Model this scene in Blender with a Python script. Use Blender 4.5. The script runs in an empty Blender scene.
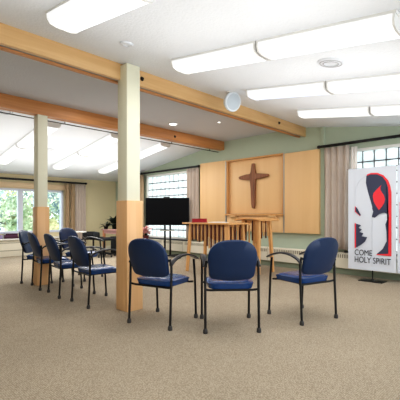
import bpy, bmesh, math, random
from mathutils import Vector, Matrix
C = bpy.context.scene.collection
PI = math.pi
rnd = random.Random(7)

# ------------------------------------------------------------------ materials
def new_mat(name):
    m = bpy.data.materials.new(name); m.use_nodes = True
    nt = m.node_tree; b = nt.nodes['Principled BSDF']
    return m, nt, b
def S(c):  # sRGB 0-255 -> linear
    r = []
    for v in c:
        v /= 255.0
        r.append(v/12.92 if v <= 0.04045 else ((v+0.055)/1.055)**2.4)
    return (*r, 1)
def plain(name, c, rough=0.6, metal=0.0, noise=0.0, nscale=8.0, bump=0.0, bscale=60.0, spec=0.5):
    m, nt, b = new_mat(name)
    b.inputs['Roughness'].default_value = rough; b.inputs['Metallic'].default_value = metal
    b.inputs['Specular IOR Level'].default_value = spec
    tc = nt.nodes.new('ShaderNodeTexCoord')
    n = nt.nodes.new('ShaderNodeTexNoise'); n.inputs['Scale'].default_value = nscale
    nt.links.new(tc.outputs['Object'], n.inputs['Vector'])
    mx = nt.nodes.new('ShaderNodeMix'); mx.data_type = 'RGBA'
    l = S(c); k = noise
    mx.inputs['A'].default_value = (l[0]*(1-k), l[1]*(1-k), l[2]*(1-k), 1)
    mx.inputs['B'].default_value = (min(1, l[0]*(1+k)), min(1, l[1]*(1+k)), min(1, l[2]*(1+k)), 1)
    nt.links.new(n.outputs['Fac'], mx.inputs['Factor']); nt.links.new(mx.outputs['Result'], b.inputs['Base Color'])
    if bump:
        n2 = nt.nodes.new('ShaderNodeTexNoise'); n2.inputs['Scale'].default_value = bscale; n2.inputs['Detail'].default_value = 3
        nt.links.new(tc.outputs['Object'], n2.inputs['Vector'])
        bp = nt.nodes.new('ShaderNodeBump'); bp.inputs['Strength'].default_value = bump; bp.inputs['Distance'].default_value = 0.01
        nt.links.new(n2.outputs['Fac'], bp.inputs['Height']); nt.links.new(bp.outputs['Normal'], b.inputs['Normal'])
    return m
def wood(name, c1, c2, axis='X', rough=0.45, scale=1.0):
    m, nt, b = new_mat(name); b.inputs['Roughness'].default_value = rough
    tc = nt.nodes.new('ShaderNodeTexCoord'); mp = nt.nodes.new('ShaderNodeMapping')
    sc = {'X': (0.7, 14, 14), 'Y': (14, 0.7, 14), 'Z': (14, 14, 0.7)}[axis]
    mp.inputs['Scale'].default_value = tuple(s*scale for s in sc)
    nt.links.new(tc.outputs['Object'], mp.inputs['Vector'])
    n = nt.nodes.new('ShaderNodeTexNoise'); n.inputs['Scale'].default_value = 1.6; n.inputs['Detail'].default_value = 5; n.inputs['Distortion'].default_value = 0.6
    nt.links.new(mp.outputs['Vector'], n.inputs['Vector'])
    r = nt.nodes.new('ShaderNodeValToRGB')
    r.color_ramp.elements[0].position = 0.3; r.color_ramp.elements[0].color = S(c1)
    r.color_ramp.elements[1].position = 0.7; r.color_ramp.elements[1].color = S(c2)
    nt.links.new(n.outputs['Fac'], r.inputs['Fac']); nt.links.new(r.outputs['Color'], b.inputs['Base Color'])
    return m
def emis(name, c, st):
    m, nt, b = new_mat(name)
    b.inputs['Base Color'].default_value = S(tuple(v*.62 for v in c)); b.inputs['Specular IOR Level'].default_value = .2; b.inputs['Emission Color'].default_value = S(c); b.inputs['Emission Strength'].default_value = st
    return m

def carpet_mat():
    m, nt, b = new_mat('carpet'); b.inputs['Roughness'].default_value = 0.95; b.inputs['Specular IOR Level'].default_value = 0.12
    tc = nt.nodes.new('ShaderNodeTexCoord')
    mp = nt.nodes.new('ShaderNodeMapping'); mp.inputs['Rotation'].default_value = (0, 0, 0)
    nt.links.new(tc.outputs['Object'], mp.inputs['Vector'])
    v = nt.nodes.new('ShaderNodeTexVoronoi'); v.inputs['Scale'].default_value = 85; v.inputs['Randomness'].default_value = 0.45
    nt.links.new(mp.outputs['Vector'], v.inputs['Vector'])
    r = nt.nodes.new('ShaderNodeValToRGB')
    r.color_ramp.elements[0].position = 0.0; r.color_ramp.elements[0].color = S((200, 187, 166))
    r.color_ramp.elements[1].position = 0.75; r.color_ramp.elements[1].color = S((142, 129, 111))
    nt.links.new(v.outputs['Distance'], r.inputs['Fac'])
    n = nt.nodes.new('ShaderNodeTexNoise'); n.inputs['Scale'].default_value = 1.3; n.inputs['Detail'].default_value = 4
    nt.links.new(tc.outputs['Object'], n.inputs['Vector'])
    mr = nt.nodes.new('ShaderNodeMapRange'); mr.inputs['To Min'].default_value = 0.88; mr.inputs['To Max'].default_value = 1.1
    nt.links.new(n.outputs['Fac'], mr.inputs['Value'])
    mx = nt.nodes.new('ShaderNodeMix'); mx.data_type = 'RGBA'; mx.blend_type = 'MULTIPLY'; mx.inputs['Factor'].default_value = 1
    nt.links.new(r.outputs['Color'], mx.inputs['A']); nt.links.new(mr.outputs['Result'], mx.inputs['B'])
    nt.links.new(mx.outputs['Result'], b.inputs['Base Color'])
    bp = nt.nodes.new('ShaderNodeBump'); bp.invert = True; bp.inputs['Strength'].default_value = 0.5; bp.inputs['Distance'].default_value = 0.004
    nt.links.new(v.outputs['Distance'], bp.inputs['Height']); nt.links.new(bp.outputs['Normal'], b.inputs['Normal'])
    return m
def glass_block_mat():
    m = bpy.data.materials.new('glass_block'); m.use_nodes = True; nt = m.node_tree; nt.nodes.clear()
    out = nt.nodes.new('ShaderNodeOutputMaterial')
    tc = nt.nodes.new('ShaderNodeTexCoord')
    n = nt.nodes.new('ShaderNodeTexNoise'); n.inputs['Scale'].default_value = 9; n.inputs['Detail'].default_value = 4
    nt.links.new(tc.outputs['Object'], n.inputs['Vector'])
    r = nt.nodes.new('ShaderNodeValToRGB')
    r.color_ramp.elements[0].position = 0.35; r.color_ramp.elements[0].color = S((212, 222, 222))
    r.color_ramp.elements[1].position = 0.6; r.color_ramp.elements[1].color = S((246, 250, 250))
    nt.links.new(n.outputs['Fac'], r.inputs['Fac'])
    t = nt.nodes.new('ShaderNodeBsdfTranslucent'); d = nt.nodes.new('ShaderNodeBsdfPrincipled')
    d.inputs['Roughness'].default_value = 0.12
    nt.links.new(r.outputs['Color'], t.inputs['Color']); nt.links.new(r.outputs['Color'], d.inputs['Base Color'])
    ms = nt.nodes.new('ShaderNodeMixShader'); ms.inputs['Fac'].default_value = 0.3
    nt.links.new(t.outputs[0], ms.inputs[1]); nt.links.new(d.outputs[0], ms.inputs[2]); nt.links.new(ms.outputs[0], out.inputs[0])
    return m
def glass_mat():
    m = bpy.data.materials.new('clear_glass'); m.use_nodes = True; nt = m.node_tree; nt.nodes.clear()
    out = nt.nodes.new('ShaderNodeOutputMaterial'); t = nt.nodes.new('ShaderNodeBsdfTransparent'); g = nt.nodes.new('ShaderNodeBsdfGlossy')
    t.inputs['Color'].default_value = (0.93, 0.97, 1, 1); g.inputs['Roughness'].default_value = 0.03
    ms = nt.nodes.new('ShaderNodeMixShader'); ms.inputs['Fac'].default_value = 0.07
    nt.links.new(t.outputs[0], ms.inputs[1]); nt.links.new(g.outputs[0], ms.inputs[2]); nt.links.new(ms.outputs[0], out.inputs[0])
    return m
def leaf_mat(name, c1, c2, sc=3.0):
    m, nt, b = new_mat(name); b.inputs['Roughness'].default_value = 0.6
    tc = nt.nodes.new('ShaderNodeTexCoord')
    n = nt.nodes.new('ShaderNodeTexNoise'); n.inputs['Scale'].default_value = sc
    nt.links.new(tc.outputs['Object'], n.inputs['Vector'])
    r = nt.nodes.new('ShaderNodeValToRGB')
    r.color_ramp.elements[0].position = 0.38; r.color_ramp.elements[0].color = S(c1)
    r.color_ramp.elements[1].position = 0.62; r.color_ramp.elements[1].color = S(c2)
    nt.links.new(n.outputs['Fac'], r.inputs['Fac']); nt.links.new(r.outputs['Color'], b.inputs['Base Color'])
    return m

M = dict(
    carpet=carpet_mat(),
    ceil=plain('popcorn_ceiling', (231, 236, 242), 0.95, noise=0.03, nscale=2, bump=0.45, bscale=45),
    ceilflat=plain('flat_ceiling', (206, 209, 216), 0.95, noise=0.02, nscale=2, bump=0.5, bscale=45),  # same ceiling, its shade between the beams put into a greyer colour
    green=plain('green_wall', (184, 196, 176), 0.85, noise=0.02, bump=0.1),
    tan=plain('tan_wall', (214, 202, 166), 0.85, noise=0.02, bump=0.1),
    white=plain('white_paint', (236, 235, 230), 0.5, noise=0.01),
    cream=plain('cream_column_paint', (226, 225, 204), 0.6, noise=0.015),
    heat=plain('heater_cream', (222, 216, 198), 0.45, noise=0.02),
    heatd=plain('heater_slot', (140, 134, 118), 0.6),
    base=plain('green_baseboard', (140, 150, 130), 0.6, noise=0.03),
    oak=wood('oak_beam', (206, 166, 114), (220, 184, 134), 'Y'),
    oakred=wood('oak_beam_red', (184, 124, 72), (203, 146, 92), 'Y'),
    clad=wood('column_cladding', (220, 174, 124), (232, 190, 142), 'Z', scale=0.7),
    panel=wood('maple_panel', (230, 190, 138), (235, 197, 146), 'Z', rough=0.5, scale=0.25),
    paneld=wood('maple_shaded_edge', (205, 150, 92), (218, 168, 108), 'Z', rough=0.5),  # darker maple, shadow side of the recess put into its colour
    ctrim=plain('panel_metal_strip', (176, 172, 162), 0.4, metal=0.3),
    altar=wood('altar_wood', (214, 158, 98), (232, 182, 124), 'Z'),
    slatd=wood('slat_dark', (74, 36, 22), (116, 62, 36), 'Z'),
    cross=wood('cross_wood', (112, 70, 46), (160, 108, 74), 'Z', rough=0.6, scale=1.5),
    steel=plain('beam_steel', (150, 147, 142), 0.5, metal=0.1),
    bolt=plain('bolt', (40, 36, 34), 0.4, metal=0.6),
    black=plain('black_metal', (14, 14, 16), 0.38, metal=0.2),
    rod=plain('black_rod', (22, 22, 24), 0.45),
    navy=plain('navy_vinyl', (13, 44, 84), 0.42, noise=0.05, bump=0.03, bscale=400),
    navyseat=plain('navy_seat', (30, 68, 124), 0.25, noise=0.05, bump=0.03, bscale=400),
    cap=plain('foot_cap', (52, 50, 50), 0.5),
    armp=plain('arm_plastic', (26, 28, 34), 0.35),
    curtain=plain('curtain_cloth', (196, 182, 170), 0.9, noise=0.04),
    curtainb=plain('curtain_lining', (176, 152, 122), 0.9, noise=0.04),
    sheer=plain('sheer_cloth', (236, 230, 224), 0.9),
    block=glass_block_mat(), glass=glass_mat(),
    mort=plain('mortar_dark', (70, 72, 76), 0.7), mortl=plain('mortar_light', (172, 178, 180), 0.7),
    screen=plain('tv_screen', (6, 8, 13), 0.5, spec=0.15), bezel=plain('tv_bezel', (9, 9, 10), 0.4),
    banner=plain('banner_cloth', (214, 219, 228), 0.8), red=plain('banner_red', (232, 60, 70), 0.8),
    slate=plain('banner_slate', (62, 66, 88), 0.8), thin=plain('banner_line', (196, 200, 208), 0.8),
    ink=plain('banner_ink', (50, 52, 62), 0.8), pinkb=plain('banner_pink', (240, 160, 168), 0.8),
    lens=emis('light_lens', (252, 253, 253), .80), lenscool=emis('light_lens_cool', (226, 236, 255), .74),
    lensedge=emis('lens_edge', (240, 241, 242), .64),
    lampm=plain('light_end', (222, 222, 220), 0.5),
    down=emis('downlight', (255, 250, 240), 4.0),
    speaker=plain('speaker_white', (214, 222, 228), 0.4), speakerg=plain('speaker_grille', (188, 198, 206), 0.6),
    vent=plain('vent_white', (216, 220, 226), 0.5), ventd=plain('vent_groove', (176, 178, 182), 0.6),
    bookred=plain('book_red', (170, 32, 48), 0.6), paper=plain('paper', (240, 238, 232), 0.7),
    pink=leaf_mat('pink_petals', (232, 168, 168), (248, 214, 208), 30), maroon=plain('maroon_pot', (96, 36, 42), 0.5),
    leafdark=leaf_mat('dark_leaves', (14, 22, 16), (34, 48, 30), 20),
    purple=plain('book_purple', (104, 62, 92), 0.6), mauve=plain('book_mauve', (156, 140, 178), 0.6), plum=plain('book_plum', (78, 40, 60), 0.6),
    desktop=plain('rosy_desktop', (214, 160, 150), 0.4), deskleg=plain('orange_wood_leg', (206, 138, 92), 0.5),
    darkcloth=plain('black_office_cloth', (18, 20, 26), 0.8),
    frame=plain('window_frame', (205, 210, 222), 0.5), blind=plain('blind_tan', (222, 198, 164), 0.8),
    bark=plain('bark', (150, 146, 140), 0.9, noise=0.2), snowg=plain('pale_lawn', (214, 218, 200), 0.95, noise=0.1, nscale=0.5),
    leafA=leaf_mat('leaf_green', (140, 164, 124), (226, 234, 206), 1.6), leafB=leaf_mat('leaf_bluegreen', (104, 136, 148), (206, 222, 214), 1.6),
    leafC=leaf_mat('leaf_yellow', (196, 194, 140), (240, 236, 200), 1.6),
)

# ------------------------------------------------------------------ mesh helpers
class MB:
    def __init__(s): s.bm = bmesh.new()
    def box(s, x0, x1, y0, y1, z0, z1, mat=None, bev=0.0):
        r = bmesh.ops.create_cube(s.bm, size=1)
        vs = r['verts']
        for v in vs:
            v.co = Vector((x0+(v.co.x+.5)*(x1-x0), y0+(v.co.y+.5)*(y1-y0), z0+(v.co.z+.5)*(z1-z0)))
        if bev:
            es = {e for v in vs for e in v.link_edges}
            r2 = bmesh.ops.bevel(s.bm, geom=list(es), offset=bev, segments=2, affect='EDGES', profile=0.5)
            vs = list({v for f in r2['faces'] for v in f.verts} | {v for v in vs if v.is_valid})
        if mat is not None:
            for v in vs: v.co = mat @ v.co
        return s
    def tube(s, pts, r, n=8, caps=True):
        pts = [Vector(p) for p in pts]; rings = []
        rr = r if isinstance(r, (list, tuple)) else [r]*len(pts)
        up = None
        for i, p in enumerate(pts):
            t = (pts[min(i+1, len(pts)-1)] - pts[max(i-1, 0)]).normalized()
            if up is None:
                up = Vector((0, 0, 1)) if abs(t.z) < 0.9 else Vector((1, 0, 0))
            a = t.cross(up).normalized(); b = a.cross(t).normalized(); up = b
            rings.append([s.bm.verts.new(p + rr[i]*(math.cos(2*PI*k/n)*a + math.sin(2*PI*k/n)*b)) for k in range(n)])
        for q in range(len(rings)-1):
            for k in range(n):
                s.bm.faces.new((rings[q][k], rings[q][(k+1) % n], rings[q+1][(k+1) % n], rings[q+1][k]))
        if caps: s.bm.faces.new(rings[0][::-1]); s.bm.faces.new(rings[-1])
        return s
    def lathe(s, prof, n=24, mat=None):
        rings = []
        for (r, z) in prof:
            if r < 1e-6: rings.append([s.bm.verts.new((0, 0, z))])
            else: rings.append([s.bm.verts.new((r*math.cos(2*PI*k/n), r*math.sin(2*PI*k/n), z)) for k in range(n)])
        for a, b in zip(rings, rings[1:]):
            for k in range(n):
                A, A2 = a[k % len(a)], a[(k+1) % len(a)]; B, B2 = b[k % len(b)], b[(k+1) % len(b)]
                vs = []
                for v in (A, A2, B2, B):
                    if v not in vs: vs.append(v)
                if len(vs) > 2: s.bm.faces.new(vs)
        if mat is not None:
            for rg in rings:
                for v in rg: v.co = mat @ v.co
        return s
    def prism(s, poly, fn, d0, d1):   # poly 2D; fn(u, v, depth) -> point
        a = [s.bm.verts.new(fn(u, v, d0)) for u, v in poly]; b = [s.bm.verts.new(fn(u, v, d1)) for u, v in poly]
        s.bm.faces.new(a); s.bm.faces.new(b[::-1])
        for i in range(len(poly)):
            j = (i+1) % len(poly); s.bm.faces.new((a[j], a[i], b[i], b[j]))
        return s
    def quad(s, ps): s.bm.faces.new([s.bm.verts.new(p) for p in ps]); return s
    def build(s, name, mat, parent=None, smooth=True, kind=None, bevel=0.0, loc=None):
        bmesh.ops.recalc_face_normals(s.bm, faces=s.bm.faces[:])
        me = bpy.data.meshes.new(name); s.bm.to_mesh(me); s.bm.free()
        me.materials.append(mat)
        if smooth:
            me.shade_smooth(); me.set_sharp_from_angle(angle=math.radians(38))
        o = bpy.data.objects.new(name, me); C.objects.link(o)
        if parent is not None: o.parent = parent
        if kind: o['kind'] = kind
        if loc: o.location = loc
        if bevel:
            md = o.modifiers.new('bevel', 'BEVEL'); md.width = bevel; md.segments = 2; md.limit_method = 'ANGLE'
        return o
def empty(name, loc=(0, 0, 0), rz=0.0):
    o = bpy.data.objects.new(name, None); C.objects.link(o); o.location = loc; o.rotation_euler = (0, 0, rz); o.empty_display_size = 0.1
    return o
def tag(o, label, cat, group=None):
    o['label'] = label; o['category'] = cat
    if group: o['group'] = group
    return o
def copy_tree(o, parent=None):
    c = o.copy(); C.objects.link(c); c.parent = parent
    for ch in o.children: copy_tree(ch, c)
    return c
def struct(o): o['kind'] = 'structure'; return o

# ------------------------------------------------------------------ room shell
YA = 6.72      # far wall plane (holds the cross)
XB = -10.5     # end wall plane (picture window)
X1 = 2.2; Y0 = -2.2
zr = lambda x: 2.86 - 0.155*(x+3.65)      # right roof slope
zl = lambda x: 2.86 + 0.142*(x+5.9)       # left roof slope
MB().box(XB-.15, X1, Y0, YA+.15, -.12, 0).build('floor', M['carpet'], smooth=False, kind='structure')
# ceiling in three real slabs
c = MB(); c.prism([(-3.65, zr(-3.65)), (X1, zr(X1)), (X1, zr(X1)+.1), (-3.65, zr(-3.65)+.1)], lambda u, v, d: (u, d, v), Y0, YA+.15)
c.prism([(XB-.15, zl(XB-.15)), (-5.9, 2.86), (-5.9, 2.96), (XB-.15, zl(XB-.15)+.1)], lambda u, v, d: (u, d, v), Y0, YA+.15)
c.build('ceiling', M['ceil'], smooth=False, kind='structure')
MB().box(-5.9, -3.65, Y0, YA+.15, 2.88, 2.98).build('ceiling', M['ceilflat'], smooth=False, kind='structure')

# far wall, openings for two glass block windows
WL = (-8.87, -7.06, .44, 2.28); WR = (-2.78, -.9, .44, 2.30)
def wall_far():
    b = MB()
    top = lambda x: (zl(x) if x < -5.9 else (2.92 if x < -3.65 else zr(x))) + .05
    def strip(xa, xb, za, zb=None):
        pts = [(xa, za), (xb, za)] + ([(xb, zb), (xa, zb)] if zb is not None else [(xb, top(xb)), (xa, top(xa))])
        b.prism(pts, lambda u, v, d: (u, d, v), YA, YA+.15)
    strip(XB-.15, WL[0], 0); strip(WL[0], WL[1], 0, WL[2]); strip(WL[0], WL[1], WL[3])
    strip(WL[1], -5.9, 0); strip(-5.9, -3.65, 0); strip(-3.65, WR[0], 0)
    strip(WR[0], WR[1], 0, WR[2]); strip(WR[0], WR[1], WR[3]); strip(WR[1], X1, 0)
    return b.build('wall_back', M['green'], smooth=False, kind='structure')
wall_far()
# end wall with a picture window opening
WB = (1.2, 4.86, .60, 1.82)
b = MB(); 
for (ya, yb, za, zb) in ((Y0, WB[0], 0, 2.35), (WB[0], WB[1], 0, WB[2]), (WB[0], WB[1], WB[3], 2.35), (WB[1], YA, 0, 2.35)):
    b.box(XB-.15, XB, ya, yb, za, zb)
b.build('wall_left', M['tan'], smooth=False, kind='structure')
MB().box(XB-.15, X1, Y0-.15, Y0, 0, 2.9).build('wall_front', M['tan'], smooth=False, kind='structure')  # unseen wall behind the camera, added to cut light from that side
# baseboards, faint vertical pilaster strip beside the panelling
MB().box(XB, X1, YA-.018, YA, 0, .12).build('baseboard_back', M['base'], smooth=False, kind='structure')
MB().box(XB, XB+.018, Y0, YA-.02, 0, .10).build('baseboard_left', M['heat'], smooth=False, kind='structure')
MB().box(-3.31, -3.23, YA-.035, YA, .12, 2.82, bev=.004).build('trim_1', M['green'], kind='structure')
MB().box(XB, -10.38, YA-.06, YA, .1, 2.2).build('trim_2', M['green'], kind='structure')

def block_window(name, W, p, dark_v):
    x0, x1, z0, z1 = W
    fr = MB(); t = .05
    fr.box(x0, x0+t, YA-.02, YA+.12, z0, z1).box(x1-t, x1, YA-.02, YA+.12, z0, z1).box(x0+t, x1-t, YA-.02, YA+.12, z0, z0+t).box(x0+t, x1-t, YA-.02, YA+.12, z1-t, z1)
    fo = struct(fr.build(name, M['white'], bevel=.004))
    ix0, ix1, iz0, iz1 = x0+t, x1-t, z0+t, z1-t
    nx = round((ix1-ix0)/p); nz = round((iz1-iz0)/p); px = (ix1-ix0)/nx; pz = (iz1-iz0)/nz
    g = MB()
    for i in range(nx):
        for k in range(nz):
            g.box(ix0+i*px+.006, ix0+(i+1)*px-.006, YA+.02, YA+.09, iz0+k*pz+.006, iz0+(k+1)*pz-.006, bev=.012)
    g.build('glass_blocks', M['block'], fo)
    h = MB()
    for k in range(1, nz): h.box(ix0, ix1, YA+.024, YA+.086, iz0+k*pz-.011, iz0+k*pz+.011)
    h.build('horizontal_joints', M['mort'], fo, smooth=False)
    v = MB()
    for i in range(1, nx): v.box(ix0+i*px-.010, ix0+i*px+.010, YA+.026, YA+.084, iz0, iz1)
    v.build('vertical_joints', M['mort'] if dark_v else M['mortl'], fo, smooth=False)
    MB().box(x0-.04, x1+.04, YA-.10, YA-.02, z0-.03, z0, bev=.005).build('window_sill', M['mort'], fo)  # sill coloured dark to stand for the shadow line under the blocks
    return fo
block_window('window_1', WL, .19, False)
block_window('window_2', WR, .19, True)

# picture window in the end wall
fr = MB(); y0, y1, z0, z1 = WB; t = .06
fr.box(XB-.12, XB+.02, y0, y0+t, z0, z1).box(XB-.12, XB+.02, y1-t, y1, z0, z1).box(XB-.12, XB+.02, y0, y1, z0, z0+t).box(XB-.12, XB+.02, y0, y1, z1-t, z1)
w3 = struct(fr.build('window_3', M['frame'], bevel=.004))
mu = MB()
for ym in (2.55, 3.66, 4.10): mu.box(XB-.10, XB, ym-.065, ym+.065, z0+t, z1-t)
mu.build('mullion', M['frame'], w3, bevel=.004)
MB().box(XB-.06, XB-.05, y0+t, y1-t, z0+t, z1-t).build('glass_pane', M['glass'], w3, smooth=False)
MB().box(XB, XB+.05, y0-.05, y1+.05, 1.84, 1.98, bev=.01).build('blind_headbox', M['blind'], w3)
# deep ledge + long heater cover under it
MB().box(XB, XB+.22, .8, 5.0, .44, .475, bev=.006).build('trim_3', M['white'], kind='structure')
hb = MB(); hb.box(XB+.02, XB+.16, .8, 4.98, 0, .44, bev=.006)
h1 = tag(hb.build('convector_heater', M['heat']), 'long low cream convector heater running under the picture window', 'heater')
s = MB()
for z in (.16, .36): s.box(XB+.158, XB+.168, .85, 4.93, z-.006, z+.006)
s.build('louvre', M['heatd'], h1, smooth=False)
# heater along the far wall
hb = MB(); hb.prism([(0, .115), (0, .41), (.055, .41), (.075, .385), (.075, .125), (.06, .115)], lambda u, v, d: (d, YA-.018-u, v), -9.3, 1.5)
h2 = tag(hb.build('baseboard_heater', M['heat']), 'cream baseboard heater with slotted top along the green wall', 'heater')
s = MB(); x = -9.2
while x < 1.4:
    if (x*10) % 9 > .8:
        s.box(x, x+.02, YA-.018-.078, YA-.018-.070, .31, .375)
    x += .042
s.build('grille', M['heatd'], h2, smooth=False)
s = MB(); x = -9.0
while x < 1.4: s.box(x, x+.006, YA-.018-.0765, YA-.018-.07, .125, .40); x += .9
s.build('panel_joint', M['heatd'], h2, smooth=False)

# ------------------------------------------------------------------ columns and beams
def column(x, y, lab, topz, k=1.0, zc=1.265):
    t = empty('support_column', (x, y, 0)); tag(t, lab, 'column')
    # x,y = near corner of the cladding (towards +x, -y)
    MB().box(-.222*k, 0, 0, .22*k, 0, zc, bev=.004).build('wood_cladding', M['clad'], t)
    MB().box(-.217*k, -.028, .018, .20*k, zc, topz, bev=.005).build('painted_shaft', M['cream'], t)
    return t
column(-3.478, 2.353, 'square cream column with pale wood cladding, standing beside the near right chairs', 2.835)
column(-5.774, 2.26, 'square cream column with wood base, standing behind the row of dark chairs', 2.675, .86, 1.228)

def beam(x0, x1, z0, z1, mt, lab, bolts, gap=True):
    b_ = MB()
    b_.box(x1-.05, x1, Y0, YA, z0, z1, bev=.003)
    t = tag(b_.build('ceiling_beam', mt), lab, 'beam')
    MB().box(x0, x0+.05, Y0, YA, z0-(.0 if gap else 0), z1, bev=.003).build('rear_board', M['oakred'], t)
    MB().box(x0+.05, x1-.05, Y0, YA, z0+(.02 if gap else .004), z1).build('core', M['steel'] if gap else mt, t)
    for (y, z, side) in bolts:
        mt_ = Matrix.Translation((x1 if side > 0 else x0, y, z)) @ Matrix.Rotation(PI/2, 4, 'Y')
        MB().lathe([(0, .022), (.014, .022), (.018, .014), (.026, .004), (.028, 0), (0, 0)], 16, mt_).build('bolt', M['bolt'], t)
    return t
beam(-3.81, -3.65+.012, 2.675, 2.87, M['oak'], 'long pale oak ceiling beam running above the near column', [(2.68, 2.765, 1), (5.736, 2.775, 1)])
beam(-5.95, -5.80, 2.675, 2.90, M['oakred'], 'long reddish oak ceiling beam running above the far column', [(5.127, 2.76, 1)], gap=False)
r = MB().box(-6.005, -5.985, Y0, YA, 2.640, 2.652)
y = -2.0
while y < YA:
    r.box(-6.0, -5.99, y, y+.01, 2.65, 2.86); y += 1.2
r = r.build('curtain_track', M['black'], smooth=False)
tag(r, 'thin dark hanging track behind the reddish oak beam', 'track')

# ------------------------------------------------------------------ strip lights
def strip_light(xa, xb, yc, slope, z_at, lab, cool=False, grp=None):
    # local frame: x along the slope, z down from the ceiling
    L = abs(xb-xa)/math.cos(slope); xm = (xa+xb)/2
    t = empty('strip_light', (xm, yc, z_at(xm))); t.rotation_euler = (0, -math.atan(slope) if False else slope, 0)
    tag(t, lab, 'light', grp)
    MB().box(-L/2, L/2, -.15, .15, -.018, 0).build('housing', M['lampm'], t, smooth=False)
    prof = [(-.145, -.016), (-.14, -.05), (-.115, -.082), (-.06, -.095), (.06, -.095), (.115, -.082), (.14, -.05), (.145, -.016)]
    MB().prism(prof[2:6], lambda u, v, d: (d, u, v), -L/2+.02, L/2-.02).build('lens', M['lenscool'] if cool else M['lens'], t)
    for sd in (prof[:3], prof[5:]):
        MB().prism(sd+[(sd[1][0]*.8, -.03)], lambda u, v, d: (d, u, v), -L/2+.02, L/2-.02).build('lens_edge', M['lensedge'], t)
    for sgn in (-1, 1):
        e = MB(); e.prism([(u*1.04, v*1.06 if v < -.02 else v) for u, v in prof], lambda u, v, d: (d, u, v), sgn*(L/2-.02), sgn*(L/2-.006))
        e.build('end_cap', M['lampm'], t)
    return t
aR = math.atan(.155); aL = -math.atan(.142)
G = 'strip lights on the ceiling'
for (xa, xb, y, lab, cool) in (
    (-2.98, -1.90, 1.38, 'white strip light at the top left, nearest above the near column', False),
    (-2.93, -1.84, 2.68, 'white strip light in the middle of the ceiling, left one of the long bright pair', False),
    (-1.83, -.74, 2.68, 'large white strip light at the top right corner of the photo', False),
    (-2.93, -1.84, 3.98, 'bluish white strip light beside the round white hanging speaker', True),
    (-1.83, -.74, 3.98, 'white strip light just beyond the round ceiling vent, at the right edge', False),
    (-2.93, -1.84, 5.28, 'small white strip light nearest the green wall, beside the beam end', False),
    (-1.83, -.74, 5.28, 'small white strip light nearest the green wall, at the right edge', False)):
    strip_light(xa, xb, y, aR, zr, lab, cool)
for (xa, xb, y, lab) in (
    (-7.92, -6.5, 2.82, 'strip light on the far slope, upper one hidden partly by the far column'),
    (-9.3, -7.94, 2.82, 'strip light on the far slope at the left edge, below its neighbour'),
    (-7.92, -6.5, 4.16, 'strip light on the far slope between the two columns, upper of the two'),
    (-9.3, -7.94, 4.16, 'strip light on the far slope between the two columns, lower of the two'),
    (-7.92, -6.5, 5.46, 'strip light on the far slope just right of the near column'),
    (-9.3, -7.94, 5.46, 'strip light on the far slope just left of the near column')):
    strip_light(xa, xb, y, aL, zl, lab)

# ------------------------------------------------------------------ round vents, detector, downlights, speaker
def vent(name, x, y, zf, sl, r, lab, cat, rings=True):
    t = empty(name, (x, y, zf(x))); t.rotation_euler = (0, sl, 0); tag(t, lab, cat)
    MB().lathe([(0, -.012), (r*.45, -.012), (r*.5, -.02), (r*.92, -.014), (r, -.004), (r, 0), (0, 0)], 32).build('cover', M['vent'], t)
    if rings:
        MB().lathe([(r*.50, -.021), (r*.56, -.024), (r*.60, -.018)], 32).build('inner_ring', M['ventd'], t)
        MB().lathe([(r*.74, -.0175), (r*.79, -.021), (r*.83, -.0155)], 32).build('outer_ring', M['ventd'], t)
    return t
vent('ceiling_vent', -1.524, 3.29, zr, aR, .125, 'round white ceiling vent between the strip lights on the right', 'vent')
vent('smoke_detector', -2.98, 2.01, zr, aR, .065, 'small round smoke detector above the top of the near column', 'detector', False)
vent('ceiling_vent', -6.40, 2.0, zl, aL, .13, 'round grey ceiling vent at the left edge behind the reddish beam', 'vent')
vent('ceiling_vent', -6.66, 2.92, zl, aL, .10, 'round ceiling vent just right of the far column, higher one', 'vent')
vent('smoke_detector', -8.05, 3.43, zl, aL, .08, 'small round detector right of the far column, lower one', 'detector', False)
def downlight(x, y, r, lab):
    t = empty('downlight', (x, y, 2.88)); tag(t, lab, 'light')
    MB().lathe([(r, 0), (r, -.006), (r*.75, -.010), (r*.7, -.004)], 28).build('trim_ring', M['vent'], t)
    MB().lathe([(0, -.005), (r*.7, -.005), (r*.7, 0), (0, 0)], 28).build('lamp', M['down'], t)
downlight(-5.389, 4.712, .10, 'round recessed downlight in the grey flat ceiling near the reddish beam')
downlight(-4.647, 5.228, .035, 'tiny recessed downlight in the grey flat ceiling close to the pale beam')
t = empty('loudspeaker', (-3.24, 3.86, zr(-3.24))); tag(t, 'round white loudspeaker hanging tilted from the ceiling by the pale beam', 'speaker')
MB().lathe([(0, -.02), (.05, -.02), (.05, 0), (0, 0)], 20).tube([(0, 0, -.01), (0, .0, -.05), (.0, .01, -.08)], .012).build('bracket', M['lampm'], t)
ax = Vector((.95, -.22, -.28)).normalized(); mt_ = Matrix.Translation((.0, .06, -.125)) @ Vector((0, 0, 1)).rotation_difference(ax).to_matrix().to_4x4()
MB().lathe([(0, -.10), (.06, -.095), (.105, -.06), (.128, -.01), (.135, .02), (.125, .032), (.11, .034)], 28, mt_).build('shell', M['speaker'], t)
MB().lathe([(.112, .033), (.08, .045), (0, .052)], 28, mt_).build('grille', M['speakerg'], t)

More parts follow.
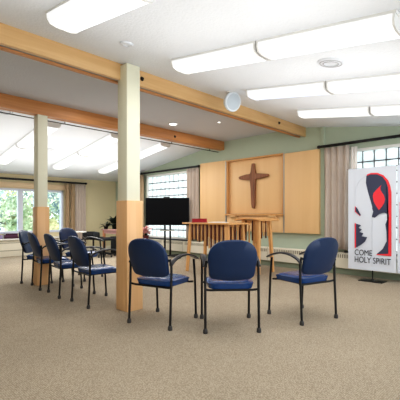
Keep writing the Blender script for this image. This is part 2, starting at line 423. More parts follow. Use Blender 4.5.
# ------------------------------------------------------------------ wooden wall panelling and cross
YP = 6.62
pn = empty('wall_panelling', (-4.95, YA, .71)); tag(pn, 'pale maple wall panelling with a square recess framing the cross', 'panelling')
def pb(name, mt, boxes, bev=.003):
    q = MB()
    for (a, b2, c2, d, e, f) in boxes: q.box(a+4.95, b2+4.95, c2-YA, d-YA, e-.71, f-.71, bev=bev)
    return q.build(name, mt, pn)
pb('side_panel', M['panel'], [(-6.53, -5.68, YP, YA-.001, .73, 2.405)])
pb('side_panel', M['panel'], [(-4.07, -3.31, YP, YA-.001, .73, 2.375)])
pb('recess_back', M['panel'], [(-5.65, -4.10, YA-.03, YA-.002, 1.13, 2.38)])
pb('lower_panel', M['panel'], [(-5.64, -4.11, YP+.01, YA-.002, .73, 1.085)])
pb('metal_strip', M['ctrim'], [(-5.68, -5.655, YP-.004, YA-.002, .73, 2.39)], 0)
pb('metal_strip', M['ctrim'], [(-4.095, -4.07, YP-.004, YA-.002, .73, 2.385)], 0)
pb('recess_frame', M['paneld'], [(-5.655, -5.62, YP+.005, YA-.031, 1.13, 2.38), (-4.125, -4.095, YP+.005, YA-.031, 1.13, 2.38), (-5.655, -4.095, YP-.015, YA-.03, 2.362, 2.39)])
pb('shelf', M['paneld'], [(-5.66, -4.09, YP-.05, YA-.03, 1.088, 1.125)])
for xx in (-5.5, -4.42):
    q = MB(); q.prism([(0, 0), (-.09, 0), (-.085, -.03), (-.03, -.055), (0, -.10)], lambda u, v, d: (xx+4.95+d, u+YP+.008-YA, v+1.087-.71), 0, .17)
    q.build('shelf_bracket', M['panel'], pn)
cr = MB()
cx, cz = -4.89, 1.955
prof = [(-.028, -.70), (.030, -.71), (.048, -.62), (.062, -.2), (.072, -.062), (.20, -.050), (.395, -.022), (.412, .005), (.39, .035), (.20, .060), (.078, .072), (.052, .16), (.038, .275), (.022, .302), (-.032, .298), (-.046, .22), (-.060, .12), (-.085, .070), (-.2, .066), (-.38, .034), (-.408, .0), (-.38, -.030), (-.2, -.060), (-.085, -.075), (-.064, -.25), (-.045, -.6)]
cr.prism(prof, lambda u, v, d: (u, d, v), -.028, .028)
co = tag(cr.build('cross', M['cross'], bevel=.012, loc=(cx, YA-.062, cz)), 'dark rough carved wooden cross hung inside the maple recess', 'cross')

# ------------------------------------------------------------------ curtains and rods
def curtain(x0, x1, zt, zb, yc, mt, lab, folds=5, amp=.035, along='x', name='curtain'):
    b_ = MB(); n = folds*10; rows = 8; g = []
    for j in range(rows+1):
        v = j/rows; z = zt+(zb-zt)*v; row = []
        for i in range(n+1):
            u = i/n; a = amp*(0.65+.45*v)*math.cos(u*folds*2*PI) + .006*math.sin(u*17+v*3)
            p = x0+(x1-x0)*(u+.012*math.sin(v*4+u*9))
            row.append(b_.bm.verts.new((p, yc+a, z) if along == 'x' else (yc+a, p, z)))
        g.append(row)
    for j in range(rows):
        for i in range(n): b_.bm.faces.new((g[j][i], g[j][i+1], g[j+1][i+1], g[j+1][i]))
    o = b_.build(name, mt); md = o.modifiers.new('thick', 'SOLIDIFY'); md.thickness = .004
    return tag(o, lab, 'curtain')
curtain(-3.20, -2.72, 2.37, .47, 6.60, M['curtain'], 'grey beige pleated curtain between the maple panel and the banner', 4)
curtain(-2.70, -2.58, 2.33, .50, 6.62, M['sheer'], 'narrow white sheer curtain edge beside the right glass block window', 2, .015, name='sheer_curtain')
curtain(-7.03, -6.57, 2.31, .47, 6.60, M['curtain'], 'grey beige pleated curtain between the television and the maple panel', 4)
curtain(-9.25, -8.90, 2.31, .47, 6.60, M['curtainb'], 'tan curtain just right of the near column, beside the television window', 3)
curtain(5.02, 5.16, 2.03, .22, XB+.11, M['curtainb'], 'narrow tan curtain beside the picture window, left of the paired curtains', 2, .03, 'y')
curtain(5.17, 5.52, 2.03, .22, XB+.11, M['curtain'], 'greyish pink curtain at the right end of the picture window rod', 4, .03, 'y')
curtain(4.86, 4.99, 2.03, .50, XB+.12, M['curtainb'], 'tan curtain edge touching the picture window frame', 2, .02, 'y')
def rod(p0, p1, r, lab, br):
    t = empty('curtain_rod', p0); tag(t, lab, 'curtain rod'); p0 = Vector(p0); d = Vector(p1)-p0
    MB().tube([(0, 0, 0), d], r, 10).build('pole', M['rod'], t)
    for e in (Vector((0, 0, 0)), d):
        MB().lathe([(0, -r*1.4), (r*1.2, -r*.8), (r*1.5, 0), (r*1.2, r*.8), (0, r*1.4)], 12, Matrix.Translation(e)).build('finial', M['rod'], t)
    for k, off in br:
        q = d*k; MB().tube([q, q+Vector(off)], .009, 8).build('bracket', M['rod'], t)
rod((-3.30, 6.60, 2.405), (-.7, 6.60, 2.405), .026, 'black curtain rod above the banner and right glass block window', [(.05, (0, .12, 0)), (.5, (0, .12, 0)), (.95, (0, .12, 0))])
rod((-9.35, 6.60, 2.345), (-6.56, 6.60, 2.345), .026, 'black curtain rod above the television and left glass block window', [(.05, (0, .12, 0)), (.95, (0, .12, 0))])
rod((XB+.11, .8, 2.065), (XB+.11, 5.53, 2.065), .028, 'long black curtain rod above the picture window on the end wall', [(.1, (-.11, 0, 0)), (.5, (-.11, 0, 0)), (.95, (-.11, 0, 0))])

# ------------------------------------------------------------------ stacking armchairs
def arch_pad(w0, w1, z0, z1, y_bot, y_top, th, crown, n=40):
    """rounded-top back pad: superellipse top, rounded lower corners, slightly curved around the sitter"""
    b_ = MB(); out = []
    hw = w1/2; hb = w0/2; h = z1-z0
    for k in range(n+1):                                   # top arch from right to left
        a = PI*k/n; ex = .80
        x = hw*math.copysign(abs(math.cos(a))**ex, math.cos(a)); z = z0+h*.50+h*.50*abs(math.sin(a))**ex
        out.append((x, z))
    rc = .055
    for k in range(6):
        a = PI+PI/2*k/5; out.append((-hb+rc+rc*math.cos(a), z0+rc+rc*math.sin(a)-.012*0))
    for k in range(1, 8):
        u = k/8; out.append((-hb+rc+(2*hb-2*rc)*u, z0-.012*math.sin(PI*u)))
    for k in range(6):
        a = 1.5*PI+PI/2*k/5; out.append((hb-rc+rc*math.cos(a), z0+rc+rc*math.sin(a)))
    cxz = (0, z0+h*.48)
    def P(x, z, off):
        v = (z-z0)/h; y = y_bot+(y_top-y_bot)*v - .035*(1-(x/.24)**2) - .01*math.sin(PI*v)
        return (x, y+off, z)
    layers = []
    for (sc, off) in ((.0, -th*.5), (.5, -th*.5), (.93, -th*.47), (.985, -th*.3), (1.0, 0), (.985, th*.3), (.93, th*.47), (.5, th*.56), (.0, th*.58)):
        if sc == 0: layers.append([b_.bm.verts.new(P(*cxz, off))])
        else: layers.append([b_.bm.verts.new(P(x*sc, cxz[1]+(z-cxz[1])*sc, off)) for x, z in out])
    m_ = len(out)
    for A, B_ in zip(layers, layers[1:]):
        for k in range(m_):
            vs = []
            for v in (A[k % len(A)], A[(k+1) % m_ % len(A)], B_[(k+1) % m_ % len(B_)], B_[k % len(B_)]):
                if v not in vs: vs.append(v)
            if len(vs) > 2: b_.bm.faces.new(vs)
    return b_
def make_chair():
    t = empty('stacking_armchair')
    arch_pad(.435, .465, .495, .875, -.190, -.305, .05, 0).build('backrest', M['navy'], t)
    # seat cushion: rounded, waterfall front
    b_ = MB(); nx, ny = 14, 14; top = []; bot = []
    for j in range(ny+1):
        rt = []; rb = []
        for i in range(nx+1):
            u = i/nx*2-1; v = j/ny*2-1
            k = 1/max(1e-6, (abs(u)**5+abs(v)**5)**(1/5))*max(abs(u), abs(v)) if (u or v) else 1
            uu, vv = u*k, v*k
            e = max(abs(u), abs(v)); cush = (1-e**6)
            z = .452+.020*cush - .010*(1-vv*vv)*0 - (.03*max(0, vv-.5)**2*4 if vv > .5 else 0)+.008*vv*0
            x = uu*.228; y = .005+vv*.222
            rt.append(b_.bm.verts.new((x, y, z))); rb.append(b_.bm.verts.new((x*.94, y*.94, .400-(.03*max(0, vv-.5)**2*4 if vv > .5 else 0))))
        top.append(rt); bot.append(rb)
    for j in range(ny):
        for i in range(nx):
            b_.bm.faces.new((top[j][i], top[j][i+1], top[j+1][i+1], top[j+1][i])); b_.bm.faces.new((bot[j][i], bot[j+1][i], bot[j+1][i+1], bot[j][i+1]))
    for i in range(nx):
        b_.bm.faces.new((top[0][i], bot[0][i], bot[0][i+1], top[0][i+1])); b_.bm.faces.new((top[ny][i], top[ny][i+1], bot[ny][i+1], bot[ny][i]))
    for j in range(ny):
        b_.bm.faces.new((top[j][0], top[j+1][0], bot[j+1][0], bot[j][0])); b_.bm.faces.new((top[j][nx], bot[j][nx], bot[j+1][nx], top[j+1][nx]))
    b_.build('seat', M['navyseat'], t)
    for s_ in (-1, 1):
        X = s_*.252
        l = MB().tube([(X, -.245, .03), (X, -.225, .42), (X, -.222, .60), (X-s_*.012, -.230, .675)], .0125, 10).build('leg', M['black'], t)
        MB().lathe([(0, 0), (.020, 0), (.022, .008), (.021, .032), (.014, .045), (0, .046)], 14, Matrix.Translation((X, -.245, 0))).build('foot_cap', M['cap'], l)
        l = MB().tube([(X, .245, .03), (X, .225, .42), (X, .20, .635)], .0125, 10).build('leg', M['black'], t)
        MB().lathe([(0, 0), (.020, 0), (.022, .008), (.021, .032), (.014, .045), (0, .046)], 14, Matrix.Translation((X, .245, 0))).build('foot_cap', M['cap'], l)
        # arm: flat arched pad from the back post over to the front leg
        a = MB(); pts = []
        for k in range(13):
            u = k/12; y = -.23+.50*u; z = .622+.072*math.sin(PI*min(1, u)**.85)**.85+.014*u
            pts.append((y, z))
        lo = []
        for k, (y, z) in enumerate(pts):
            hw = .019+.009*math.sin(PI*k/12); 
            lo.append([a.bm.verts.new((X+dx*hw, y, z+dz)) for dx, dz in ((-1, -.009), (-1, .004), (-.6, .010), (.6, .010), (1, .004), (1, -.009))])
        for A, B_ in zip(lo, lo[1:]):
            for k in range(6): a.bm.faces.new((A[k], A[(k+1) % 6], B_[(k+1) % 6], B_[k]))
        a.bm.faces.new(lo[0][::-1]); a.bm.faces.new(lo[-1])
        a.build('armrest', M['armp'], t)
    f_ = MB()
    for y in (-.205, .19): f_.tube([(-.252, y-.01, .40), (-.20, y, .392), (.20, y, .392), (.252, y-.01, .40)], .011, 8)
    for X in (-.17, .17): f_.tube([(X, -.205, .392), (X, .19, .392)], .010, 8)
    f_.build('seat_frame', M['black'], t)
    for s_ in (-1, 1): MB().tube([(s_*.245, -.226, .655), (s_*.222, -.232, .66), (s_*.195, -.234, .66)], .011, 8).build('back_bracket', M['black'], t)
    return t
proto = make_chair()
def place(o, x, y, fx, fy, lab, z=0):
    o.location = (x, y, z); o.rotation_euler = (0, 0, math.atan2(-fx, fy)); tag(o, lab, 'chair', 'blue armchairs set in a circle')
spots = [
    (-2.955, 2.449, -.26, .965, 'navy armchair standing just right of the near column, seen from behind'),
    (-2.36, 2.80, -.746, .667, 'navy armchair seen squarely from behind, middle of the three near chairs'),
    (-2.005, 3.615, -.965, .262, 'navy armchair in front of the banner, rightmost of all chairs'),
    (-4.17, 2.385, .07, 1, 'dark backed armchair just left of the near column, nearest of its row'),
    (-4.90, 2.385, .13, 1, 'dark backed armchair in front and right of the far column, second in its row'),
    (-5.60, 2.42, .14, 1, 'dark backed armchair overlapping the left side of the far column'),
    (-6.17, 2.50, .68, .73, 'armchair seen edge-on at the far left end of the row'),
    (-5.93, 3.08, .90, .43, 'bright blue armchair facing the camera behind the row of dark chairs'),
]
for i, (x, y, fx, fy, lab) in enumerate(spots):
    o = proto if i == 0 else copy_tree(proto)
    place(o, x, y, fx, fy, lab)
    if 2 < i < 7: o.scale = (.97, .97, .97)

# ------------------------------------------------------------------ television on its stand
def cam_facing(loc): return empty('x', loc, 0)
rz = math.atan2(.7022, .7119)      # screen's own turn in the room
t = empty('television_stand', (-7.26, 6.16, 0), rz); tag(t, 'black twin-pole television stand with grey tray in front of the window', 'stand')
for X in (-.07, .07): MB().tube([(X, 0, .05), (X, 0, 1.15)], .025, 10).build('pole', M['black'], t)
MB().box(-.18, .18, -.16, .14, .69, .71, bev=.006).build('tray', M['ctrim'], t)
bs = MB(); bs.box(-.10, .10, -.05, .05, .03, .07, bev=.008)
for (dx, dy) in ((-.33, -.30), (.33, -.30), (-.33, .28), (.33, .28)):
    bs.tube([(dx*.15, dy*.15, .05), (dx, dy, .035)], .02, 8)
bs.build('base', M['black'], t)
for (dx, dy) in ((-.33, -.30), (.33, -.30), (-.33, .28), (.33, .28)):
    MB().lathe([(0, -.028), (.02, -.028), (.028, -.012), (.028, .012), (.02, .028), (0, .028)], 14, Matrix.Translation((dx, dy, .028)) @ Matrix.Rotation(PI/2, 4, 'Y')).build('caster', M['black'], t)
t = empty('television', (-7.26, 6.16, 1.20), rz); tag(t, 'large black flat screen television on the twin-pole stand', 'television')
MB().box(-.565, .565, -.065, -.025, -.365, .345, bev=.006).build('bezel', M['bezel'], t)
MB().box(-.55, .55, -.069, -.064, -.345, .332).build('screen', M['screen'], t, smooth=False)
MB().box(-.22, .22, -.026, -.017, -.15, .15, bev=.003).build('wall_mount', M['black'], t)
MB().box(-.10, .06, -.07, -.035, .346, .370, bev=.006).build('webcam', M['bezel'], t)

# ------------------------------------------------------------------ altar and lectern
t = empty('altar_table', (-4.70, 5.19, 0)); tag(t, 'slatted wooden altar table with pale top and dark hanging slats', 'table')
MB().box(-.62, .60, -.30, .32, .925, .955, bev=.006).build('tabletop', M['altar'], t)
for (sx, sy) in ((-1, -1), (1, -1), (-1, 1), (1, 1)):
    l = MB(); a = .032 if sx < 0 else .045
    x0_, y0_ = sx*.46, sy*.21; x1_, y1_ = sx*.53, sy*.25
    vt = [l.bm.verts.new((x0_+dx*a, y0_+dy*.026, .925)) for dx, dy in ((-1, -1), (1, -1), (1, 1), (-1, 1))]
    vb = [l.bm.verts.new((x1_+dx*a*.8, y1_+dy*.022, 0)) for dx, dy in ((-1, -1), (1, -1), (1, 1), (-1, 1))]
    l.bm.faces.new(vt); l.bm.faces.new(vb[::-1])
    for k in range(4): l.bm.faces.new((vt[k], vb[k], vb[(k+1) % 4], vt[(k+1) % 4]))
    l.build('leg', M['altar'], t, bevel=.004)
ap = MB()
for y in (-.21, .21): ap.box(-.44, .44, y-.012, y+.012, .885, .925)
for x in (-.46, .46): ap.box(x-.012, x+.012, -.19, .19, .885, .925)
ap.build('apron', M['altar'], t)
n = 17
for k in range(n):
    x = -.40+.80*k/(n-1); zb = (.66, .64, .62, .60, .585, .60, .61, .57, .52, .48, .46, .43, .45, .42, .44, .46, .48)[k]
    for y in (-.232, .232):
        MB().box(x-(.015 if k%2==0 else .010), x+(.015 if k%2==0 else .010), y-.010, y+.010, zb, .922, bev=.002).build('slat', M['slatd'] if k % 2 == 0 else M['altar'], t)
for k in range(5):
    y = -.15+.075*k
    for x in (-.48, .48): MB().box(x-.010, x+.010, y-.014, y+.014, .60+.02*(k % 2), .922, bev=.002).build('slat', M['slatd'] if k % 2 == 0 else M['altar'], t)

t = empty('lectern', (-4.165, 5.775, 0)); tag(t, 'slatted wooden lectern with curved top and splayed legs before the cross', 'lectern')
tp = MB(); prof = []
for k in range(13):
    u = -1+2*k/12; prof.append((u*.31, 1.052-.034*abs(u)**2.2+(.0)))
prof += [(u, z-.03) for u, z in prof[::-1]]
ca, sa = math.cos(.55), math.sin(.55)
tp.prism(prof, lambda u, v, d: (u, d, v), -.30, .30)
tp.build('top', M['altar'], t, bevel=.004)
for (sx, sy) in ((-1, -1), (1, -1), (-1, 1), (1, 1)):
    l = MB(); a = .034
    x0_, y0_ = sx*.17, sy*.17; x1_, y1_ = sx*.215, sy*.235
    vt = [l.bm.verts.new((x0_+dx*a, y0_+dy*a, 1.02)) for dx, dy in ((-1, -1), (1, -1), (1, 1), (-1, 1))]
    vb = [l.bm.verts.new((x1_+dx*.024, y1_+dy*.024, 0)) for dx, dy in ((-1, -1), (1, -1), (1, 1), (-1, 1))]
    l.bm.faces.new(vt); l.bm.faces.new(vb[::-1])
    for k in range(4): l.bm.faces.new((vt[k], vb[k], vb[(k+1) % 4], vt[(k+1) % 4]))
    l.build('leg', M['altar'], t, bevel=.004)
ap = MB()
for y in (-.17, .17): ap.box(-.14, .14, y-.012, y+.012, .95, 1.0)
for x in (-.17, .17): ap.box(x-.012, x+.012, -.14, .14, .95, 1.0)
ap.build('apron', M['altar'], t)
for k in range(4):
    x = -.11+.075*k
    MB().box(x-.013, x+.013, -.195, -.178, .62-.05*(k % 2), .995, bev=.002).build('slat', M['slatd'] if k % 2 == 0 else M['altar'], t)
for k in range(4):
    y = -.10+.068*k
    MB().box(.178, .195, y-.013, y+.013, .66+.04*(k % 2), .995, bev=.002).build('slat', M['slatd'] if k % 2 == 0 else M['altar'], t)

t = empty('book', (-5.00, 5.06, .955), .75); tag(t, 'deep red closed book lying on the left end of the altar', 'book')
MB().box(-.145, .145, -.085, .085, .0, .012, bev=.003).box(-.145, .145, -.085, .085, .063, .075, bev=.003).box(-.145, -.135, -.085, .085, 0, .075).build('cover', M['bookred'], t)
MB().box(-.134, .14, -.08, .08, .0125, .0625).build('pages', M['bookred'], t, smooth=False)
p = MB(); p.box(-.16, .16, -.11, .11, 0, .010, bev=.003)
p.prism([(-.15, .010), (-.06, .020), (0, .011), (.06, .020), (.15, .010)], lambda u, v, d: (u, d, v), -.10, .10)
tag(p.build('open_booklet', M['paper'], loc=(-4.57, 5.12, .955)), 'white open booklet lying flat on the middle of the altar', 'booklet')

# ------------------------------------------------------------------ banner
YB = 6.30
def flat(name, poly, d, mt, par, ox, th=.0008):
    q = MB(); q.prism(poly, lambda u, v, w: (u-ox, w, v), -d-th, -d); return q.build(name, mt, par, smooth=False)
red = [(-2.305, 1.757), (-2.288, 1.781), (-2.223, 1.798), (-2.129, 1.791), (-2.037, 1.744), (-1.964, 1.654), (-1.931, 1.556), (-1.917, 1.46), (-1.917, 0.44), (-2.152, 0.444), (-2.048, 0.544), (-1.987, 0.681), (-1.987, 0.826), (-2.003, 0.947), (-1.953, 1.08), (-1.973, 1.261), (-2.05, 1.70), (-2.235, 1.765)]
dark = [(-2.305, 1.752), (-2.235, 1.774), (-2.129, 1.764), (-2.05, 1.719), (-1.996, 1.637), (-1.969, 1.553), (-1.96, 1.437), (-1.964, 0.477), (-2.141, 0.459), (-2.048, 0.549), (-1.987, 0.681), (-1.991, 0.826), (-2.007, 0.947), (-1.958, 1.087), (-1.985, 1.12), (-2.02, 1.137), (-2.06, 1.13), (-2.101, 1.116), (-2.171, 1.055), (-2.219, 1.067), (-2.195, 1.154), (-2.211, 1.203), (-2.211, 1.237), (-2.24, 1.349), (-2.283, 1.5), (-2.313, 1.64)]
flame = [(-2.069, 1.588), (-2.083, 1.54), (-2.078, 1.50), (-2.03, 1.42), (-2.012, 1.36), (-2.025, 1.294), (-2.06, 1.235), (-2.106, 1.181), (-2.157, 1.26), (-2.188, 1.323), (-2.202, 1.41), (-2.19, 1.46), (-2.152, 1.507)]
f1 = [(-2.496, 1.245), (-2.486, 1.249), (-2.394, 1.097), (-2.411, 1.081), (-2.496, 1.156)]
f2 = [(-2.484, 1.223), (-2.464, 1.232), (-2.394, 1.097), (-2.411, 1.088), (-2.484, 1.165)]
f3 = [(-2.499, 0.968), (-2.476, 0.953), (-2.476, 0.544), (-2.499, 0.535)]
f4 = [(-2.476, 0.953), (-2.391, 0.929), (-2.433, 0.883), (-2.379, 0.856), (-2.421, 0.812), (-2.354, 0.794), (-2.381, 0.742), (-2.291, 0.731), (-2.325, 0.657), (-2.394, 0.595), (-2.476, 0.544)]
arch = [(-2.315, 1.753), (-2.406, 1.696), (-2.469, 1.598), (-2.494, 1.459), (-2.496, 1.254)]
ox = -2.235
def cloth(w0, w1, z0, z1, name, mt, par):
    q = MB(); n = 30
    a = [(w0+(w1-w0)*k/n) for k in range(n+1)]
    F = lambda x: .004*math.sin((x-w0)*14)+0.006
    for k in range(n):
        xa, xb = a[k], a[k+1]
        q.quad([(xa, F(xa), z0), (xb, F(xb), z0), (xb, F(xb), z1), (xa, F(xa), z1)])
    bmesh.ops.remove_doubles(q.bm, verts=q.bm.verts[:], dist=1e-5)
    return q.build(name, mt, par)
t = empty('banner', (ox, YB, 0)); tag(t, 'white hanging banner reading COME HOLY SPIRIT with dove and red flame', 'banner')
cloth(-2.612-ox, -1.846-ox, .178, 1.89, 'cloth', M['banner'], t)
flat('red_border', red, .001, M['red'], t, ox); flat('slate_field', dark, .0025, M['slate'], t, ox); flat('flame', flame, .004, M['red'], t, ox)
flat('red_border', f1, .001, M['red'], t, ox); flat('slate_field', f2, .0025, M['slate'], t, ox)
flat('red_border', f3, .001, M['red'], t, ox); flat('slate_field', f4, .0025, M['slate'], t, ox)
MB().tube([(x-ox, -.002, z) for x, z in arch], .0018, 6).build('outline', M['thin'], t)
MB().tube([(-2.215-ox, -.0005, .25), (-2.215-ox, -.0005, 1.15)], .002, 6).build('fold_line', M['thin'], t)
def text(body, x0, x1, z0, z1, par):
    cu = bpy.data.curves.new('lettering', 'FONT'); cu.body = body; cu.extrude = .0006; cu.size = 1; cu.offset = 0
    to = bpy.data.objects.new('tmp', cu); C.objects.link(to)
    bpy.context.view_layer.update()
    me = bpy.data.meshes.new_from_object(to.evaluated_get(bpy.context.evaluated_depsgraph_get()))
    bpy.data.objects.remove(to)
    xs = [v.co.x for v in me.vertices]; ys = [v.co.y for v in me.vertices]
    ax_, bx_, ay, by = min(xs), max(xs), min(ys), max(ys)
    for v in me.vertices:
        v.co = Vector((x0+(v.co.x-ax_)/(bx_-ax_)*(x1-x0)-ox, -.0035-v.co.z, z0+(v.co.y-ay)/(by-ay)*(z1-z0)))
    me.materials.clear(); me.materials.append(M['ink'])
    o = bpy.data.objects.new('lettering', me); C.objects.link(o); o.parent = par
text('COME', -2.497, -2.213, .420, .515, t)
text('HOLY SPIRIT', -2.497, -1.926, .298, .396, t)
MB().tube([(-2.63-ox, .02, 1.885), (-1.83-ox, .02, 1.885)], .008, 8).build('crossbar', M['black'], t)
MB().tube([(-2.215-ox, .028, .02), (-2.215-ox, .028, 1.885)], .010, 8).build('pole', M['black'], t)
MB().box(-2.215-ox-.19, -2.215-ox+.19, -.10, .14, 0, .014, bev=.004).lathe([(0, .04), (.02, .04), (.03, .014), (0, .014)], 14, Matrix.Translation((-2.215-ox, .028, 0))).build('base', M['black'], t)
t2 = empty('banner', (-1.45, YB, 0)); tag(t2, 'second white banner at the right edge, only its pink edged side showing', 'banner')
cloth(-1.832+1.45, -1.1+1.45, .178, 1.89, 'cloth', M['banner'], t2)
flat('pink_border', [(-1.80, 1.30), (-1.775, 1.30), (-1.775, .66), (-1.80, .66)], .001, M['pinkb'], t2, -1.45)
MB().tube([(-.40, .02, 1.885), (.36, .02, 1.885)], .008, 8).build('crossbar', M['black'], t2)
MB().tube([(0, .028, .02), (0, .028, 1.885)], .010, 8).build('pole', M['black'], t2)
MB().box(-.19, .19, -.10, .14, 0, .014, bev=.004).build('base', M['black'], t2)

# ------------------------------------------------------------------ things at the far left corner
t = empty('folding_table', (-8.72, 4.46, 0), .78); tag(t, 'small white topped table in front of the curtain, behind the blue chair', 'table')
MB().box(-.15, .15, -.13, .13, .655, .682, bev=.006).build('tabletop', M['white'], t)
for sx in (-1, 1):
    for sy in (-1, 1): MB().tube([(sx*.12, sy*.10, .66), (sx*.13, sy*.11, 0)], .011, 8).build('leg', M['black'], t)
t = empty('desk', (-8.80, 5.70, 0), 0); tag(t, 'wooden desk with rosy top beside the dark plant, left of the near column', 'desk')
MB().box(-.50, .50, -.28, .28, .665, .70, bev=.005).build('desktop', M['desktop'], t)
for sx in (-1, 1):
    for sy in (-1, 1): MB().box(sx*.44-.032, sx*.44+.032, sy*.22-.032, sy*.22+.032, 0, .665, bev=.004).build('leg', M['deskleg'], t)
MB().box(-.41, .41, -.235, -.215, .58, .665).build('apron', M['desktop'], t)
def office_chair(x, y, rz_, lab):
    t = empty('office_chair', (x, y, 0), rz_); tag(t, lab, 'chair')
    MB().box(-.22, .22, -.21, .21, .43, .50, bev=.03).build('seat', M['darkcloth'], t)
    MB().box(-.20, .20, -.26, -.20, .51, .66, bev=.028).build('backrest', M['darkcloth'], t)
    MB().tube([(0, -.02, .08), (0, -.02, .44)], .025, 10).tube([(0, -.1, .44), (0, -.23, .46), (0, -.235, .6)], .016, 8).build('pole', M['black'], t)
    for k in range(5):
        a = 2*PI*k/5+.3; e = (math.cos(a)*.27, math.sin(a)*.27, .06)
        l = MB().tube([(0, 0, .10), e], [.022, .014], 8).build('leg', M['black'], t)
        MB().lathe([(0, -.018), (.02, -.018), (.027, 0), (.02, .018), (0, .018)], 12, Matrix.Translation((e[0], e[1], .027)) @ Matrix.Rotation(PI/2, 4, 'X')).build('caster', M['cap'], l)
office_chair(-9.10, 5.08, .5, 'black office chair in front of the left leg of the rosy desk')
office_chair(-8.55, 5.10, -.2, 'black office chair nearer the column, before the rosy desk')

def leafy(b_, base, n, L, w, spread, up, droop, r_):
    for k in range(n):
        a = r_.uniform(0, 2*PI); el = r_.uniform(*up); l = L*r_.uniform(.7, 1.1)
        d = Vector((math.cos(a)*math.cos(el), math.sin(a)*math.cos(el), math.sin(el))); sd = Vector((-math.sin(a), math.cos(a), 0))
        prev = None
        for q in range(6):
            u = q/5; p = Vector(base)+d*l*u+Vector((0, 0, -droop*u*u*l)); ww = w*math.sin(PI*min(.97, u*.9+.08))
            cur = (b_.bm.verts.new(p-sd*ww), b_.bm.verts.new(p+Vector((0, 0, -.15*ww))), b_.bm.verts.new(p+sd*ww))
            if prev: b_.bm.faces.new((prev[0], cur[0], cur[1], prev[1])); b_.bm.faces.new((prev[1], cur[1], cur[2], prev[2]))
            prev = cur
t = empty('potted_plant', (-9.12, 5.78, .70)); tag(t, 'dark leaved potted plant standing on the rosy desk', 'plant')
MB().lathe([(0, 0), (.09, 0), (.12, .14), (.125, .15), (.11, .15), (.10, .12), (0, .12)], 20).build('pot', M['black'], t)
fo = MB(); r2 = random.Random(3); leafy(fo, (0, 0, .12), 40, .48, .055, 1, (-.1, 1.25), .35, r2); fo.build('leaves', M['leafdark'], t, smooth=True)
t = empty('potted_plant', (-9.17, 5.50, .70)); tag(t, 'small dark spiky plant on the left corner of the rosy desk', 'plant')
MB().lathe([(0, 0), (.05, 0), (.065, .08), (.055, .08), (.05, .065), (0, .065)], 16).build('pot', M['black'], t)
fo = MB(); leafy(fo, (0, 0, .06), 12, .26, .03, 1, (.2, 1.3), .2, r2); fo.build('leaves', M['leafdark'], t, smooth=True)
t = empty('dark_fill_trunk', (-8.62, 5.72, 0)); tag(t, 'made-up black trunk filling the dark area under the rosy desk', 'trunk')  # trunk made up as dark fill beneath the desk
MB().box(-.34, .34, -.20, .20, 0, .44, bev=.012).build('body', M['darkcloth'], t)
MB().box(-.35, .35, -.21, .21, .44, .50, bev=.012).build('lid', M['black'], t)
# pink flowers on a plant stool beside the television
t = empty('plant_stool', (-7.12, 5.36, 0)); tag(t, 'small round stool holding the pink flowers near the television', 'stool')
MB().lathe([(0, .47), (.15, .47), (.155, .485), (.15, .50), (0, .50)], 24).build('seat', M['deskleg'], t)
for k in range(3):
    a = 2*PI*k/3+.4; MB().tube([(math.cos(a)*.10, math.sin(a)*.10, .47), (math.cos(a)*.15, math.sin(a)*.15, 0)], .014, 8).build('leg', M['deskleg'], t)
t = empty('flowering_plant', (-7.12, 5.36, .50)); tag(t, 'pink flowering potted plant between the near column and the television', 'plant')
MB().lathe([(0, 0), (.05, 0), (.072, .11), (.066, .11), (.06, .09), (0, .09)], 20).build('pot', M['maroon'], t)
fo = MB(); leafy(fo, (0, 0, .09), 12, .15, .025, 1, (.1, 1.2), .3, r2); fo.build('leaves', M['leafdark'], t)
fo = MB(); 
for k in range(48):
    a = r2.uniform(0, 2*PI); q = r2.uniform(0, .14); leafy(fo, (q*math.cos(a), q*math.sin(a), .22+r2.uniform(-.09, .09)), 7, .06, .022, 1, (0, 1.2), .2, r2)
fo.build('blossoms', M['pink'], t)

# books and boxes on the ledge below the picture window
def ledge_book(y, z, L, W, H_, mt, lab, rz_=0):
    t = empty('book', (XB+.125, y, z), rz_); tag(t, lab, 'book')
    MB().box(-W/2, W/2, -L/2, L/2, 0, .006).box(-W/2, W/2, -L/2, L/2, H_-.006, H_).box(W/2-.006, W/2, -L/2, L/2, 0, H_).build('cover', mt, t, smooth=False)
    MB().box(-W/2+.004, W/2-.007, -L/2+.006, L/2-.006, .0065, H_-.0065).build('pages', M['paper'], t, smooth=False)
ledge_book(3.36, .475, .36, .17, .05, M['plum'], 'dark plum book at the bottom of the stack on the window ledge')
ledge_book(3.35, .525, .34, .16, .045, M['purple'], 'purple book in the middle of the stack on the window ledge')
ledge_book(3.37, .570, .30, .15, .04, M['plum'], 'dark plum book on top of the stack on the window ledge')
ledge_book(3.02, .475, .24, .16, .10, M['mauve'], 'thick mauve book left of the plum stack on the window ledge')

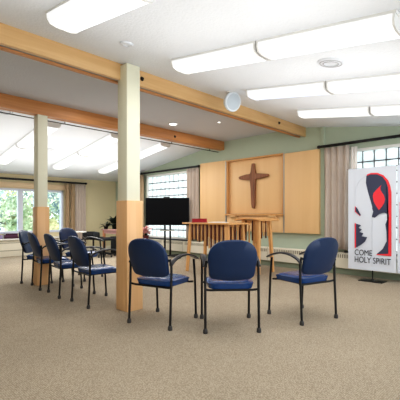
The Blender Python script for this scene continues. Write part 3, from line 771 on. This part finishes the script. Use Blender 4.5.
# ------------------------------------------------------------------ outside: lawn and trees
MB().box(-32, XB-.16, -14, 22, -.9, -.8).build('ground', M['snowg'], smooth=False, kind='structure')
def tree(x, y, z, R, mt, seed, lab, grp):
    r_ = random.Random(seed); t = empty('leafy_tree', (x, y, -.8)); tag(t, lab, 'tree', grp)
    tr = MB(); tr.tube([(0, 0, 0), (.05, .03, z*.5), (0, .08, z)], [.14, .11, .06], 10)
    for k in range(9):
        a = r_.uniform(0, 2*PI); b0 = z*r_.uniform(.3, .9); e = r_.uniform(.5, .9)*R
        tr.tube([(0, .04, b0), (math.cos(a)*e*.5, math.sin(a)*e*.5, b0+.35), (math.cos(a)*e, math.sin(a)*e, b0+.5)], [.05, .035, .015], 6)
    tr.build('trunk', M['bark'], t)
    fo = MB(); cl = [(r_.gauss(0, R*.45), r_.gauss(0, R*.45), z*.75+r_.gauss(0, R*.5), r_.uniform(.3, .6)*R) for _ in range(16)]
    for k in range(2600):
        c0 = r_.choice(cl); d = Vector((r_.gauss(0, 1), r_.gauss(0, 1), r_.gauss(0, 1))).normalized()*c0[3]*r_.uniform(.5, 1)
        p = Vector(c0[:3])+d; s_ = r_.uniform(.05, .10)
        u = Vector((r_.gauss(0, 1), r_.gauss(0, 1), r_.gauss(0, 1))).normalized(); v = u.orthogonal().normalized()
        fo.quad([p-u*s_, p-v*s_*.6, p+u*s_, p+v*s_*.6])
    me_n = 'foliage'
    fo.build(me_n, mt, t, smooth=False)
TG = 'trees outside the picture window'
TL = 'leafy tree standing outside, seen through the picture window'
for (x, y, z, R, mt, sd, lb) in (
    (-15.0, 3.4, 2.6, 1.3, 'leafB', 1, 'blue green tree outside behind the leftmost window pane'),
    (-14.2, 5.0, 2.4, 1.1, 'leafA', 2, 'pale green tree outside, seen left of the far column'),
    (-15.0, 6.8, 2.8, 1.3, 'leafB', 3, 'blue green tree outside, seen right of the far column'),
    (-18.0, 4.6, 3.2, 1.8, 'leafC', 4, 'yellow green tree farther away outside, between the two nearer trees'),
    (-19.0, 8.6, 3.4, 1.9, 'leafA', 5, 'pale green tree farthest right outside the picture window'),
    (-13.6, 6.1, 1.2, .6, 'leafC', 6, 'low yellowish bush tree outside, just beyond the far column')):
    tree(x, y, z, R, M[mt], sd, lb, None)

# ------------------------------------------------------------------ world, lamps, camera
w = bpy.data.worlds.new('world'); bpy.context.scene.world = w; w.use_nodes = True
bg = w.node_tree.nodes['Background']; bg.inputs['Color'].default_value = (.90, .95, 1, 1); bg.inputs['Strength'].default_value = 2.3
sun = bpy.data.lights.new('sun', 'SUN'); sun.energy = 5; sun.angle = .2; so = bpy.data.objects.new('sun', sun); C.objects.link(so)
so.rotation_euler = Vector((.12, .80, .60)).to_track_quat('Z', 'Y').to_euler()
def area(loc, rot, sx, sy, e, col=(1, .985, .975)):
    l = bpy.data.lights.new('area', 'AREA'); l.shape = 'RECTANGLE'; l.size = sx; l.size_y = sy; l.energy = e; l.color = col
    o = bpy.data.objects.new('room_light', l); C.objects.link(o); o.location = loc; o.rotation_euler = rot
    return o
# downward light of the strip lights, plus unseen uplights added to brighten the ceiling
for y in (1.4, 2.7, 4.0, 5.3):
    area((-1.9, y, 2.40), (0, aR, 0), 2.0, .3, 10)
    area((-1.9, y-.6, 1.95), (PI, 0, 0), 2.2, .8, 4.8)  # added uplight, hanging unseen in mid-room
for y in (2.8, 4.15, 5.45):
    area((-7.8, y, 2.42), (0, aL, 0), 2.6, .3, 24)
    area((-7.8, y-.6, 1.75), (PI, 0, 0), 3.0, .8, 9)  # unseen uplight added below the far slope
for y in (0.8, 3.0, 5.4): area((-4.8, y, 2.86), (0, 0, 0), 1.4, .3, 7)  # further downward lamps under the flat ceiling, apart from the strip lights

cam = bpy.data.cameras.new('camera'); co_ = bpy.data.objects.new('camera', cam); C.objects.link(co_)
bpy.context.scene.camera = co_
co_.location = (0, 0, 1.1)
co_.rotation_euler = (PI/2, 0, math.atan2(.7022, .7119))
cam.sensor_fit = 'HORIZONTAL'; cam.sensor_width = 36; cam.lens = 36*364.966/400; cam.shift_y = 15/400; cam.clip_end = 200
vs = bpy.context.scene.view_settings; vs.view_transform = 'Standard'; vs.look = 'Medium High Contrast'; vs.exposure = 0.27
